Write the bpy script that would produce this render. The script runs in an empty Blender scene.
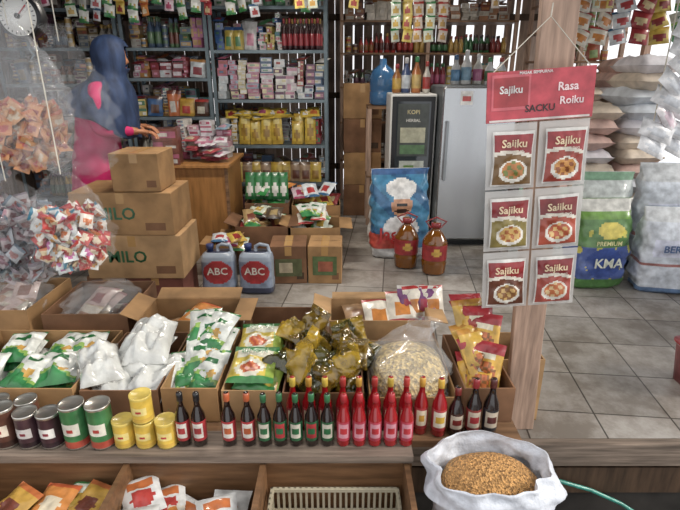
import bpy, math, random
from mathutils import Vector, Matrix, noise
R = random.Random(11)
pi = math.pi
def rad(a): return a*pi/180
def lin(c):
    return c/12.92 if c <= 0.04045 else ((c+0.055)/1.055)**2.4
def hx(h):
    h = h.lstrip('#'); return tuple(lin(int(h[i:i+2],16)/255) for i in (0,2,4))
MC = {}
def mat(name, col, rough=.45, metal=0, alpha=1, trans=0, var=.1, scale=6, bump=0, stretch=(1,1,1), coat=0, emit=0, kind='noise'):
    if name in MC: return MC[name]
    m = bpy.data.materials.new(name); m.use_nodes = True
    nt = m.node_tree; b = nt.nodes['Principled BSDF']
    c = hx(col) if isinstance(col,str) else col
    tc = nt.nodes.new('ShaderNodeTexCoord'); mp = nt.nodes.new('ShaderNodeMapping')
    mp.inputs['Scale'].default_value = stretch
    nt.links.new(tc.outputs['Object'], mp.inputs[0])
    if kind == 'voronoi':
        n = nt.nodes.new('ShaderNodeTexVoronoi'); n.inputs['Scale'].default_value = scale
        sep = nt.nodes.new('ShaderNodeSeparateColor'); nt.links.new(n.outputs['Color'], sep.inputs[0])
        fac = sep.outputs[0]; hgt = n.outputs['Distance']
    else:
        n = nt.nodes.new('ShaderNodeTexNoise'); n.inputs['Scale'].default_value = scale; n.inputs['Detail'].default_value = 4
        fac = n.outputs[0]; hgt = n.outputs[0]
    nt.links.new(mp.outputs[0], n.inputs['Vector'])
    r = nt.nodes.new('ShaderNodeValToRGB')
    lo, hi = (.3,.7) if kind=='noise' else (0,1)
    r.color_ramp.elements[0].position = lo; r.color_ramp.elements[1].position = hi
    r.color_ramp.elements[0].color = tuple(max(0,x*(1-var)) for x in c)+(1,)
    r.color_ramp.elements[1].color = tuple(min(1,x*(1+var)+var*.02) for x in c)+(1,)
    nt.links.new(fac, r.inputs[0]); nt.links.new(r.outputs[0], b.inputs['Base Color'])
    b.inputs['Roughness'].default_value = rough; b.inputs['Metallic'].default_value = metal
    b.inputs['Alpha'].default_value = alpha; b.inputs['Transmission Weight'].default_value = trans
    b.inputs['Coat Weight'].default_value = coat
    if emit:
        b.inputs['Emission Color'].default_value = c+(1,); b.inputs['Emission Strength'].default_value = emit
    if bump:
        bp = nt.nodes.new('ShaderNodeBump'); bp.inputs['Strength'].default_value = bump; bp.inputs['Distance'].default_value = .01
        nt.links.new(hgt, bp.inputs['Height']); nt.links.new(bp.outputs[0], b.inputs['Normal'])
    MC[name] = m; return m
def K(h, rough=.3):
    c=hx(h); g=sum(c)/3; c=tuple(.88*(x*.86+g*.14) for x in c)
    return mat('print_%s_%d'%(h.lstrip('#'), int(rough*100)), c, rough, var=.28, scale=20, bump=.15, coat=.2)
WOOD = mat('wood_brown','#6d4d30',.6,var=.35,scale=5,stretch=(1,8,8),bump=.2)
WOODX = mat('wood_plank','#7a5b40',.6,var=.4,scale=4,stretch=(1,12,12),bump=.25)
WOODV = mat('wood_post','#a58a78',.65,var=.35,scale=5,stretch=(10,10,1),bump=.25)
WOODG = mat('wood_weathered','#75675b',.75,var=.45,scale=4,stretch=(1,14,14),bump=.3)
WOODD = mat('wood_dark','#43301f',.7,var=.4,scale=5,stretch=(8,8,1))
COUNTER = mat('wood_counter','#a0713f',.45,var=.25,scale=4,stretch=(8,1,1))
CARD = mat('cardboard','#9a774f',.8,var=.32,scale=6)
CARD2 = mat('cardboard_pale','#a9875f',.8,var=.32,scale=6)
CARD3 = mat('cardboard_dark','#745238',.8,var=.34,scale=6)
TAPE = mat('packing_tape','#b08a58',.25,var=.1)
STEEL = mat('rack_steel','#6a787f',.5,.4,var=.25)
SILVER = mat('fridge_silver','#b4b7ba',.27,.8,var=.10,scale=3,stretch=(1,1,.2))
CLEAR = mat('clear_plastic','#f2f4f6',.1,alpha=.05,var=.02,coat=.6,bump=.35,scale=16)
CLEAR2 = mat('clear_plastic_milky','#e6e8ea',.14,alpha=.15,var=.05,coat=1,bump=.5,scale=20)
BLACK = mat('black_plastic','#15161a',.4)
WHITE = mat('white_plastic','#dcdcd8',.4,var=.05)
STRING = mat('string','#c8c2b4',.8)

def P(x,y,z,rz=0,rx=0,ry=0,s=1):
    return Matrix.Translation((x,y,z)) @ Matrix.Rotation(rz,4,'Z') @ Matrix.Rotation(ry,4,'Y') @ Matrix.Rotation(rx,4,'X') @ Matrix.Scale(s,4)
TXT = {}
def textmesh(s):
    if s in TXT: return TXT[s]
    cu = bpy.data.curves.new('t','FONT'); cu.body = s; cu.align_x='CENTER'; cu.align_y='CENTER'; cu.size = 1; cu.resolution_u = 2; cu.offset=.02
    ob = bpy.data.objects.new('t',cu); bpy.context.scene.collection.objects.link(ob)
    dg = bpy.context.evaluated_depsgraph_get(); dg.update()
    me = bpy.data.meshes.new_from_object(ob.evaluated_get(dg))
    v = [tuple(a.co) for a in me.vertices]; f = [tuple(p.vertices) for p in me.polygons]
    bpy.data.objects.remove(ob); bpy.data.meshes.remove(me); bpy.data.curves.remove(cu)
    TXT[s] = (v,f); return TXT[s]
class MB:
    def __init__(s,name): s.name=name; s.v=[]; s.f=[]; s.mi=[]; s.sm=[]; s.mats=[]; s.ix={}
    def m(s,mt):
        if isinstance(mt,str): mt = K(mt)
        if mt.name not in s.ix: s.ix[mt.name]=len(s.mats); s.mats.append(mt)
        return s.ix[mt.name]
    def add(s,T,vs,fs,mt,smooth=False):
        o=len(s.v); s.v += [T@Vector(p) for p in vs]
        lst = isinstance(mt,list)
        for i,f in enumerate(fs):
            s.f.append(tuple(o+k for k in f)); s.mi.append(s.m(mt[i] if lst else mt)); s.sm.append(smooth)
    def box(s,T,w,d,h,mt,bev=0):
        a,b=w/2,d/2
        if bev:
            c=bev; vs=[]
            for z,i in ((0,c),(c,0),(h-c,0),(h,c)):
                A,B=a-i,b-i; k=c*.6
                vs += [(-A+k,-B,z),(A-k,-B,z),(A,-B+k,z),(A,B-k,z),(A-k,B,z),(-A+k,B,z),(-A,B-k,z),(-A,-B+k,z)]
            fs=[tuple(reversed(range(8))),tuple(range(24,32))]
            for r in range(3):
                for i in range(8): j=(i+1)%8; fs.append((r*8+i,r*8+j,r*8+8+j,r*8+8+i))
            s.add(T,vs,fs,mt); return
        vs=[(-a,-b,0),(a,-b,0),(a,b,0),(-a,b,0),(-a,-b,h),(a,-b,h),(a,b,h),(-a,b,h)]
        s.add(T,vs,[(3,2,1,0),(4,5,6,7),(0,1,5,4),(1,2,6,5),(2,3,7,6),(3,0,4,7)],mt)
    def bx(s,x0,x1,y0,y1,z0,z1,mt,bev=0): s.box(P((x0+x1)/2,(y0+y1)/2,z0),x1-x0,y1-y0,z1-z0,mt,bev)
    def panel(s,T,x0,x1,z0,z1,y,mt): s.add(T,[(x0,y,z0),(x1,y,z0),(x1,y,z1),(x0,y,z1)],[(0,1,2,3)],mt)
    def loft(s,T,rings,mf,n=2,seg=16,cap=True,jit=0,jf=8,smooth=True):
        vs=[];fs=[];ms=[]
        sd=R.random()*50
        for (z,rx,ry,ox,oy) in rings:
            for i in range(seg):
                a=2*pi*i/seg; c,q=math.cos(a),math.sin(a)
                x=rx*math.copysign(abs(c)**(2/n),c); y=ry*math.copysign(abs(q)**(2/n),q)
                if jit:
                    k=1+jit*noise.noise(Vector((c*1.3*jf/8+sd,q*1.3*jf/8,z*jf)))
                    k+=jit*.5*noise.noise(Vector((c*3+sd,q*3,z*jf*2.5)))
                    x*=k;y*=k
                vs.append((x+ox,y+oy,z))
        cal=callable(mf)
        for r in range(len(rings)-1):
            for i in range(seg):
                j=(i+1)%seg; f=(r*seg+i,r*seg+j,(r+1)*seg+j,(r+1)*seg+i); fs.append(f)
                if cal:
                    cx=sum(vs[k][0] for k in f)/4; cy=sum(vs[k][1] for k in f)/4; cz=sum(vs[k][2] for k in f)/4
                    ms.append(mf(cx,cy,cz))
                else: ms.append(mf[r] if isinstance(mf,list) else mf)
        if cap:
            for r,rev in ((0,True),(len(rings)-1,False)):
                vs.append((rings[r][3],rings[r][4],rings[r][0])); c=len(vs)-1
                for i in range(seg):
                    j=(i+1)%seg
                    fs.append((c,r*seg+j,r*seg+i) if rev else (c,r*seg+i,r*seg+j)); ms.append(ms[0] if rev else ms[-1])
        s.add(T,vs,fs,ms,smooth)
    def lathe(s,T,prof,mf,seg=14,smooth=True): s.loft(T,[(z,r,r,0,0) for r,z in prof],mf,2,seg,True,smooth=smooth)
    def pouch(s,T,w,h,t,pat,nu=6,nv=8,p=2.2,q=2.6,crumple=.0):
        vs=[];fs=[];ms=[]; sd=R.random()*90
        for side in (-1,1):
            for j in range(nv+1):
                for i in range(nu+1):
                    u=i/nu;v=j/nv
                    bl=max(0,1-abs(2*u-1)**p)**.6*max(0,1-abs(2*v-1)**q)**.6
                    cr=noise.noise(Vector((u*3+sd,v*3,side)))*crumple+noise.noise(Vector((u*8+sd,v*8,side)))*crumple*.5
                    wq=w*(1-.06*math.sin(pi*v))
                    vs.append(((u-.5)*wq,side*(t/2*bl)+cr*(bl*.9+.1),v*h))
        N=(nu+1)*(nv+1)
        for sd2 in (0,1):
            for j in range(nv):
                for i in range(nu):
                    a=sd2*N+j*(nu+1)+i; f=(a,a+1,a+nu+2,a+nu+1)
                    fs.append(f if sd2==0 else f[::-1]); ms.append(pat((i+.5)/nu,(j+.5)/nv) if callable(pat) else pat)
        s.add(T,vs,fs,ms,True)
    def text(s,T,st,size,mt,off=-.002,sx=1,curve=None):
        v,f=textmesh(st)
        s.add(T,[(x*size*sx,(off if curve is None else curve(x*size*sx)+off),y*size) for x,y,z in v],f,mt)
    def tube(s,pts,rs,mt,seg=8):
        pts=[Vector(p) for p in pts]
        if not isinstance(rs,(list,tuple)): rs=[rs]*len(pts)
        vs=[];fs=[];pr=None
        for i,p in enumerate(pts):
            d=(pts[min(i+1,len(pts)-1)]-pts[max(i-1,0)]).normalized()
            up=Vector((0,0,1)) if abs(d.z)<.9 else Vector((0,1,0))
            a=d.cross(up).normalized() if pr is None else (pr-d*pr.dot(d)).normalized()
            pr=a; b=d.cross(a)
            for k in range(seg):
                t=2*pi*k/seg; vs.append(tuple(p+(a*math.cos(t)+b*math.sin(t))*rs[i]))
        for i in range(len(pts)-1):
            for k in range(seg): l=(k+1)%seg; fs.append((i*seg+k,i*seg+l,(i+1)*seg+l,(i+1)*seg+k))
        fs.append(tuple(range(seg))); fs.append(tuple(range((len(pts)-1)*seg,len(pts)*seg))[::-1])
        s.add(Matrix.Identity(4),vs,fs,mt,True)
    def build(s,parent=None,solid=0,name=None):
        xs=[v.x for v in s.v];ys=[v.y for v in s.v];zs=[v.z for v in s.v]
        o=Vector(((min(xs)+max(xs))/2,(min(ys)+max(ys))/2,min(zs)))
        me=bpy.data.meshes.new(s.name); me.from_pydata([tuple(v-o) for v in s.v],[],s.f)
        for m in s.mats: me.materials.append(m)
        me.polygons.foreach_set('material_index',s.mi); me.polygons.foreach_set('use_smooth',s.sm); me.update()
        ob=bpy.data.objects.new(name or s.name,me); ob.location=o; bpy.context.scene.collection.objects.link(ob)
        if parent: ob.parent=parent
        if solid:
            md=ob.modifiers.new('Solidify','SOLIDIFY'); md.thickness=solid
        return ob
def interp(keys,n):
    out=[]
    for i in range(n+1):
        t=i/n*(len(keys)-1); k=min(int(t),len(keys)-2); f=t-k
        out.append(tuple(keys[k][j]*(1-f)+keys[k+1][j]*f for j in range(len(keys[0]))))
    return out
def interp_z(keys,n):
    z0,z1=keys[0][0],keys[-1][0]; out=[]
    for i in range(n+1):
        z=z0+(z1-z0)*i/n
        for k in range(len(keys)-1):
            if keys[k][0]-1e-9<=z<=keys[k+1][0]+1e-9:
                f=(z-keys[k][0])/(keys[k+1][0]-keys[k][0]+1e-9)
                out.append((z,)+tuple(keys[k][j]*(1-f)+keys[k+1][j]*f for j in range(1,5))); break
    return out

# ---------- print patterns ----------
def pt(a,b,c,d=None):
    def f(u,v):
        if v>.88 or v<.07: return K(a)
        if (u-.5)**2/.09+(v-.38)**2/.05<1: return K(c)
        if v>.62 and .15<u<.85: return K(d or b)
        return K(b)
    return f
def p_gw(u,v):
    if v<.24+.12*math.sin(u*5): return K('#2f8245')
    if v>.93: return K('#2f8245')
    if .60<v<.72 and .25<u<.75: return K('#1c6b34')
    if (u-.66)**2/.02+(v-.36)**2/.008<1: return K('#c99a3a')
    if v<.32+.12*math.sin(u*5): return K('#8ab04a')
    return K('#d3d6cf')
def p_yg(u,v):
    if v>.82: return K('#2e7a3c')
    if v>.64 and .1<u<.9: return K('#dcd8c2')
    if (u-.45)**2/.12+(v-.34)**2/.05<1:
        if (u-.45)**2/.05+(v-.34)**2/.02<1: return K('#c96a2a') if math.sin(u*40+v*30)>0 else K('#b2482a')
        return K('#d6d2bc')
    if v<.12: return K('#3c8a45')
    return K('#ccb43a') if u<.8 else K('#8fa83a')
def p_noodle(u,v):
    if v>.75: return K('#a3202b')
    if .6<v<.72 and .2<u<.8: return K('#e0d6b8')
    if (u-.5)**2/.12+(v-.34)**2/.06<1: return K('#c96a2a') if math.sin(u*30)*math.sin(v*34)>0 else K('#8f5a22')
    return K('#d8a61f')
def sachet(top,mid,food,food2):
    def f(u,v):
        if v>.95 or v<.04 or u<.04 or u>.96: return K('#cfccc6')
        if v>.62+.05*math.sin(u*4): return K(top)
        if .55+.05*math.sin(u*4)<v: return K('#e0d8c8')
        if (u-.52)**2/.13+(v-.28)**2/.045<1:
            if (u-.52)**2/.085+(v-.30)**2/.026<1: return K(food) if math.sin(u*26+v*9)*math.sin(v*31)>-.1 else K(food2)
            return K('#e2ddd0')
        return K(mid)
    return f
PALS=[pt('#b92a2a','#e0d8c8','#d0822b'),pt('#c99f23','#d0b23a','#93241e'),pt('#2a6590','#d6dce0','#b93333'),
      pt('#a92f5c','#d6c0c9','#b33a64'),pt('#c8581f','#d6862f','#e0d0b0'),pt('#2f7f42','#cfd6c3','#c09c2e'),pt('#8f1f2a','#a92b30','#d8c390')]
BRIGHT=['#b8342c','#c89b2a','#2f7542','#2b5b90','#ccc8bf','#c56828','#a94a70','#d6d6d0','#8e202c','#7f9cb4','#cdb34a','#703324','#c9c4b2','#3a8080','#3a3a44','#5a3a2a']
PASTEL=['#c9bfc4','#d3d1ca','#bc8498','#8fa9ba','#c0c8cc','#b85f7c','#cdc39a','#a04b45','#82a48b','#cecece','#704a64','#4f6a8a']
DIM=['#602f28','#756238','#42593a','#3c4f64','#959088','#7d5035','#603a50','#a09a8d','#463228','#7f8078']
def packbox(mb,T,w,d,h,a,b,c):
    mb.box(T,w,d,h,a)
    e=-d/2-.0012; k=R.random()
    if k<.6:
        mb.panel(T,-w*.42,w*.42,h*.25,h*.78,e,b); mb.panel(T,-w*.3,w*.1,h*.36,h*.66,e-.0008,c)
    elif k<.8:
        mb.panel(T,-w*.48,w*.48,h*.55,h*.9,e,b); mb.panel(T,w*.05,w*.4,h*.12,h*.46,e,c)
    else:
        mb.panel(T,-w*.48,-w*.1,h*.08,h*.92,e,b); mb.panel(T,w*.0,w*.4,h*.4,h*.62,e,c)
def bottle(mb,T,h,r,body,label,cap,l2=None,seg=12):
    prof=[(r*.9,0),(r,.02*h),(r,.12*h),(r*1.03,.13*h),(r*1.03,.5*h),(r,.51*h),(r*.95,.58*h),(r*.45,.74*h),(r*.38,.84*h),(r*.46,.85*h),(r*.46,.97*h),(r*.36,h)]
    ms=[body,body,body,label,label,body,body,body,cap,cap,cap]
    if l2:
        def lab(x,y,z):
            if y<0 and abs(x)<r*.75 and .18*h<z<.46*h:
                if abs(x)<r*.5 and .255*h<z<.38*h: return cap if cap!='#14141a' else '#a5232a'
                return l2
            return label
        def mf(x,y,z):
            t=z/h
            if t<.125: return body
            if t<.505: return lab(x,y,z)
            if t<.8: return body
            return cap
        rings=[(a[1],a[0],a[0],0,0) for a in prof]
        ext=[]
        for k in range(len(rings)-1):
            ext.append(rings[k])
            if k==3:
                for q in (.18,.22,.26,.30,.34,.375,.42,.46): ext.append((q*h,r*1.03,r*1.03,0,0))
        ext.append(rings[-1])
        mb.loft(T,ext,mf,2,seg); return
    mb.lathe(T,prof,ms,seg)
def can(mb,T,h,r,a,b,lid,l3=None,seg=18,c=None):
    ks=[(0,r*.95),(.008,r),(.012,r*.97),(h*.2,r*.97),(h*.34,r*.97),(h*.42,r*.97),(h*.5,r*.97),(h*.62,r*.97),(h*.8,r*.97),(h-.012,r*.97),(h-.006,r*1.0),(h,r*.99),(h-.004,r*.9)]
    def mf(x,y,z):
        if z<.01 or z>h-.0125: return lid
        if c and y<0 and abs(x)<r*.35 and .42*h<z<.5*h: return c
        if y<0 and abs(x)<r*.72 and .32*h<z<.64*h: return b
        if l3 and z<h*.2: return l3
        return a
    mb.loft(T,[(z,q,q,0,0) for z,q in ks],mf,2,seg)
def carton(mb,T,w,d,h,mt=None,open_=True,flaps=1,txt=None,tc='#4a3222',ts=.4):
    mt=mt or CARD; t=.006
    if not open_:
        mb.box(T,w,d,h,mt,.004)
        mb.panel(T,-.025,.025,h*.75,h-.004,-d/2-.001,TAPE)
        mb.panel(T,w*.22,w*.42,h*.12,h*.3,-d/2-.001,CARD3 if mt is not CARD3 else WOODD)
        mb.add(T,[(-.03,-d/2+.01,h+.001),(.03,-d/2+.01,h+.001),(.03,d/2-.01,h+.001),(-.03,d/2-.01,h+.001)],[(0,1,2,3)],TAPE)
        mb.add(T,[(-w/2+.01,-.002,h+.0015),(w/2-.01,-.002,h+.0015),(w/2-.01,.002,h+.0015),(-w/2+.01,.002,h+.0015)],[(0,1,2,3)],WOODD)
    else:
        mb.box(T,w,d,t,mt)
        mb.box(T@P(0,-d/2+t/2,0),w,t,h,mt); mb.box(T@P(0,d/2-t/2,0),w,t,h,mt)
        mb.box(T@P(-w/2+t/2,0,0),t,d-2*t,h,mt); mb.box(T@P(w/2-t/2,0,0),t,d-2*t,h,mt)
        if flaps:
            fl=min(.1,h*.5)
            for (x,y,rz,L) in ((0,d/2,0,w),(-w/2,0,pi/2,d),(w/2,0,-pi/2,d)):
                a=rad(R.uniform(60,110))
                mb.box(T@P(x,y,h,rz)@P(0,0,0,rx=-a),L*.96,.004,fl,mt)
    if txt: mb.text(T@P(0,-d/2,h*.55),txt,min(h*ts,w*.9/len(txt)*1.3),tc,-.002)
def heap(mb,x0,x1,y0,y1,z,n,w,h,t,pats,tilt=(5,35),spin=.6,rise=.012,nu=8,nv=10):
    for i in range(n):
        x=R.uniform(x0+w*.4,x1-w*.4) if x1-x0>w*.8 else (x0+x1)/2
        y=R.uniform(y0,max(y0+.01,y1-h*.8)); a=rad(R.uniform(*tilt))
        mb.pouch(P(x,y,z+rise*i,R.uniform(-spin,spin),-(pi/2-a)),w,h,t,R.choice(pats),nu,nv,crumple=t*.4)
def stock(mb,x0,x1,yf,z,hmax,dep,pal,kinds):
    x=x0
    while x<x1-.05:
        k=R.choice(kinds); a,b,c=(K(R.choice(pal)) for _ in range(3))
        reps=R.randint(1,2)
        if k=='box':
            w=R.uniform(.04,.13); h=R.uniform(.024,.085); d=min(dep*.7,R.uniform(.1,.2)); off=R.uniform(0,.07)
            for _ in range(R.randint(1,2)):
                if x+w>x1: break
                zz=z; top=hmax*R.uniform(.66,.99)
                while zz+h<=z+top:
                    packbox(mb,P(x+w/2+R.uniform(-.01,.01),yf+.02+off+d/2,zz,R.uniform(-.2,.2)),w*R.uniform(.8,.98),d*.9,h*.98,a,b,c); zz+=h
                    if R.random()<.33: a,b,c=(K(R.choice(pal)) for _ in range(3))
                if R.random()<.6 and zz+.05<z+hmax:
                    mb.pouch(P(x+w/2,yf+.03,zz+.012,R.uniform(-.8,.8),-pi/2+R.uniform(.1,.4)),.11,.14,.03,pt(R.choice(pal),R.choice(pal),R.choice(pal)),5,6)
                x+=w+.002
        elif k=='bottle':
            r=R.uniform(.022,.036); h=min(hmax*.95,R.uniform(.15,.27))
            for _ in range(reps+1):
                if x+2*r>x1: break
                for q in range(2): bottle(mb,P(x+r,yf+.03+r+q*2.1*r+R.uniform(0,.01),z),h,r*.95,a,b,c,seg=9)
                x+=2*r+.002
        elif k=='can':
            r=R.uniform(.03,.045); h=min(hmax*.45,R.uniform(.08,.13))
            for _ in range(reps):
                if x+2*r>x1: break
                for q in range(R.randint(1,2)): can(mb,P(x+r,yf+.03+r,z+q*h),h*.99,r*.95,a,b,mat('tin_lid','#b9b9b4',.3,.8),seg=10)
                x+=2*r+.003
        else:
            w=R.uniform(.08,.15); h=min(hmax*.97,R.uniform(.15,.26)); pp=pt(pal[R.randrange(len(pal))],pal[R.randrange(len(pal))],pal[R.randrange(len(pal))])
            for _ in range(reps):
                if x+w>x1: break
                for q in range(3): mb.pouch(P(x+w/2,yf+.04+q*.035,z,R.uniform(-.2,.2),rad(-6),rad(R.uniform(-8,8))),w*.97,h,.035,pp,5,7)
                x+=w+.002
        x+=R.uniform(0,.005)

# ---------- room ----------
def floor_mat():
    m=bpy.data.materials.new('floor_tiles'); m.use_nodes=True; nt=m.node_tree; b=nt.nodes['Principled BSDF']
    tc=nt.nodes.new('ShaderNodeTexCoord'); mp=nt.nodes.new('ShaderNodeMapping'); mp.inputs['Rotation'].default_value=(0,0,rad(6)); mp.inputs['Location'].default_value=(.1,.12,0)
    br=nt.nodes.new('ShaderNodeTexBrick'); br.offset=0; br.inputs['Scale'].default_value=1; br.inputs['Brick Width'].default_value=.34; br.inputs['Row Height'].default_value=.34
    br.inputs['Mortar Size'].default_value=.005; br.inputs['Mortar Smooth'].default_value=.5
    br.inputs['Color1'].default_value=hx('#aaa59f')+(1,); br.inputs['Color2'].default_value=hx('#8d8984')+(1,); br.inputs['Mortar'].default_value=hx('#47413b')+(1,)
    nz=nt.nodes.new('ShaderNodeTexNoise'); nz.inputs['Scale'].default_value=3.2; nz.inputs['Detail'].default_value=12; nz.inputs['Roughness'].default_value=.72
    rp=nt.nodes.new('ShaderNodeValToRGB'); rp.color_ramp.elements[0].position=.40; rp.color_ramp.elements[1].position=.60
    rp.color_ramp.elements[0].color=(.40,.35,.30,1); rp.color_ramp.elements[1].color=(1,1,1,1)
    mx=nt.nodes.new('ShaderNodeMix'); mx.data_type='RGBA'; mx.blend_type='MULTIPLY'; mx.inputs[0].default_value=.8
    nt.links.new(tc.outputs['Object'],mp.inputs[0]); nt.links.new(mp.outputs[0],br.inputs['Vector']); nt.links.new(tc.outputs['Object'],nz.inputs['Vector'])
    nt.links.new(nz.outputs[0],rp.inputs[0]); nt.links.new(br.outputs['Color'],mx.inputs[6]); nt.links.new(rp.outputs[0],mx.inputs[7]); nt.links.new(mx.outputs[2],b.inputs['Base Color'])
    rr_=nt.nodes.new('ShaderNodeMapRange'); rr_.inputs[3].default_value=.55; rr_.inputs[4].default_value=.2; nt.links.new(nz.outputs[0],rr_.inputs[0]); nt.links.new(rr_.outputs[0],b.inputs['Roughness'])
    return m
o=MB('floor'); o.bx(-3.4,3.05,1.78,6.75,-.15,0,floor_mat()); o.build()
GROUND=mat('ground_soil','#3d342c',.9,var=.4,scale=5,bump=.5)
o=MB('ground'); o.bx(-4,6,-1.5,7.5,-.5,-.4,GROUND); o.build()
o=MB('trim_floor_edge'); o.bx(-3.4,3.05,1.735,1.778,-.11,.0,WOODG); o.bx(-3.4,3.05,1.745,1.775,-.27,-.13,WOODD); o.bx(-3.4,3.05,1.76,1.778,-.4,-.28,mat('riser_dark','#2a2622',.8,var=.4)); o.build()
SLAT=[mat('wall_slat_a','#8b7768',.7,var=.3,scale=4,stretch=(8,8,1)),mat('wall_slat_b','#6f5d52',.7,var=.3,scale=4,stretch=(8,8,1)),mat('wall_slat_c','#a39186',.7,var=.25,scale=4,stretch=(8,8,1))]
o=MB('wall_back'); x=-3.4
while x<3.05:
    w=R.uniform(.08,.14); o.bx(x,min(x+w,3.05),6.7,6.725,-.1,2.8,R.choice(SLAT)); x+=w+(R.choice([.003,.006,.01]) if x<-.1 else (R.choice([.01,.02,.035,.05]) if x<1.2 else R.choice([.03,.06,.1])))
for z in (.3,1.2,2.1): o.bx(-3.4,3.05,6.66,6.7,z,z+.07,WOODD)
o.build()
o=MB('wall_left'); y=1.85
while y<6.7:
    o.bx(-3.4,-3.375,y,min(y+.14,6.68),0,2.7,R.choice(SLAT)); y+=.144
o.build()
o=MB('wall_right'); o.bx(3.0,3.04,1.85,6.68,0,.7,SLAT[2]); o.bx(3.0,3.04,1.85,6.68,2.3,2.7,SLAT[1])
for yy in (1.85,2.95,4.1,5.3,6.6): o.bx(2.99,3.05,yy,yy+.07,.7,2.3,WOODV)
o.build()
o=MB('ceiling'); MET=mat('corrugated_metal','#5f6061',.5,.3,var=.3,scale=3)
vs=[];fs=[];N=220
for i in range(N+1):
    X=-3.5+6.7*i/N; z=.012*math.sin(i*1.3)
    vs+=[(X,1.45,2.46+z),(X,6.8,2.82+z)]
for i in range(N): fs.append((2*i,2*i+1,2*i+3,2*i+2))
o.add(Matrix.Identity(4),vs,fs,MET,True); 
for yy in (1.95,3.2,4.45,5.7):
    zz=2.46+(yy-1.45)*.0673
    o.bx(-3.4,3.05,yy-.03,yy+.03,zz-.11,zz-.02,WOODD)
o.build(solid=.002)

# ---------- racks ----------
def rack(x0,x1,y0,y1,shelves,top,name='metal_shelving_rack',mt=None):
    o=MB(name); mt=mt or STEEL
    for x in (x0,x1):
        for y in (y0,y1):
            sx=1 if x==x0 else -1
            o.bx(min(x,x+sx*.03),max(x,x+sx*.03),y-.003,y+.003,0,top,mt); o.bx(x-.003,x+.003,min(y,y+(.03 if y==y0 else -.03)),max(y,y+(.03 if y==y0 else -.03)),0,top,mt)
    for z in shelves:
        o.bx(x0+.004,x1-.004,y0+.005,y1-.005,z-.008,z,mt); o.bx(x0+.004,x1-.004,y0+.002,y0+.006,z-.028,z,mt)
    o.build()
rack(-1.2,-.12,5.0,5.42,[.12,.45,.83,1.26,1.70,2.07],2.4)
rack(-2.02,-1.22,5.0,5.42,[.3,.7,1.1,1.455,1.72,2.07],2.4)
rack(-3.2,-2.05,5.0,5.42,[.3,.7,1.1,1.4,1.72,2.05],2.4)
# rear rows of stock give the shelves depth
g=MB('shelf_goods')
stock(g,-1.17,-.7,5.03,2.075,.28,.36,['#d0d6ce','#3f7f4a','#d6d6ce','#5f8f55'],['box','pouch'])
stock(g,-.7,-.15,5.03,2.075,.28,.36,BRIGHT,['box','pouch'])
stock(g,-1.17,-.55,5.03,1.705,.33,.36,['#d0cdc6','#4a8255','#c87f98','#c8c8c8','#2f7a5a','#b8a23a','#a93a3a','#2a558f'],['box','pouch','box'])
for i in range(7):
    bottle(g,P(-.52+i*.052,5.08,1.705),.27,.024,'#3a1118','#a32430','#a32430'); bottle(g,P(-.5+i*.052,5.14,1.705),.27,.024,'#3a1118','#a32430','#b8943a')
stock(g,-1.17,-.15,5.03,1.265,.41,.36,PASTEL,['box'])
for i,xx in enumerate([-.95,-.84,-.73,-.62,-.42,-.3]):
    for q in range(4): g.pouch(P(xx+R.uniform(-.01,.01),5.05+q*.05,.835,R.uniform(-.2,.2),rad(-6),rad(R.uniform(-6,6))),.11,R.uniform(.2,.32),.045,pt('#c09a1e','#d0b02c','#a07a1a','#ddc972'),5,8)
for i in range(18): g.pouch(P(R.uniform(-1.1,-.25),5.04,1.06+R.uniform(0,.06),R.uniform(-.6,.6),-pi/2+R.uniform(.1,.6)),.12,.15,.03,pt('#c09a1e','#d0b02c',R.choice(BRIGHT)),5,6)
stock(g,-1.17,-1.0,5.03,.835,.3,.36,['#b7921e','#d2cfc6','#a8342c'],['pouch','box'])
stock(g,-.26,-.14,5.03,.835,.3,.36,BRIGHT,['box'])
for q in range(9): g.pouch(P(-1.05+q*.1,5.0+R.uniform(.05,.1),.455,R.uniform(-.2,.2),rad(-10)),.12,.2,.04,R.choice([pt('#b7921e','#c6a72c','#99721a'),pt('#6a4a2a','#a0825f','#6a3b28')]),5,7)
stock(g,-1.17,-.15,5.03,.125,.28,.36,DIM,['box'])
for z,h in ((2.075,.3),(1.705,.33),(1.265,.4),(.835,.36),(.455,.3)): stock(g,-1.17,-.15,5.22,z,h,.18,BRIGHT+DIM+PASTEL,['box'])
g.build()
g=MB('shelf_goods')
stock(g,-1.98,-1.25,5.03,2.075,.28,.36,BRIGHT,['box','pouch'])
stock(g,-1.98,-1.25,5.03,1.725,.32,.36,['#703b30','#a7813a','#51724d','#999284','#3f5470','#a2507a'],['box','bottle','can'])
stock(g,-1.98,-1.25,5.03,1.46,.23,.36,['#b86484','#c9bfc4','#88202c','#c0c8cc','#b9803a'],['box','pouch'])
stock(g,-1.98,-1.25,5.03,1.105,.31,.36,BRIGHT,['box','pouch'])
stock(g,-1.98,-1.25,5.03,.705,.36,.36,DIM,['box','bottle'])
for z,h in ((2.075,.3),(1.725,.32),(1.46,.23),(1.105,.32),(.705,.36)): stock(g,-1.98,-1.25,5.22,z,h,.18,BRIGHT+DIM+PASTEL,['box'])
g.build()
g=MB('shelf_goods')
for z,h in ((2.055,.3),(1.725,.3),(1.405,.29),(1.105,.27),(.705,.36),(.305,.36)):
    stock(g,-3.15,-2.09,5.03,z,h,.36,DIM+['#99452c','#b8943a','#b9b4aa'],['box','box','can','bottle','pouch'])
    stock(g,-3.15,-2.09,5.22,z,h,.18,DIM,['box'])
g.build()
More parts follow.
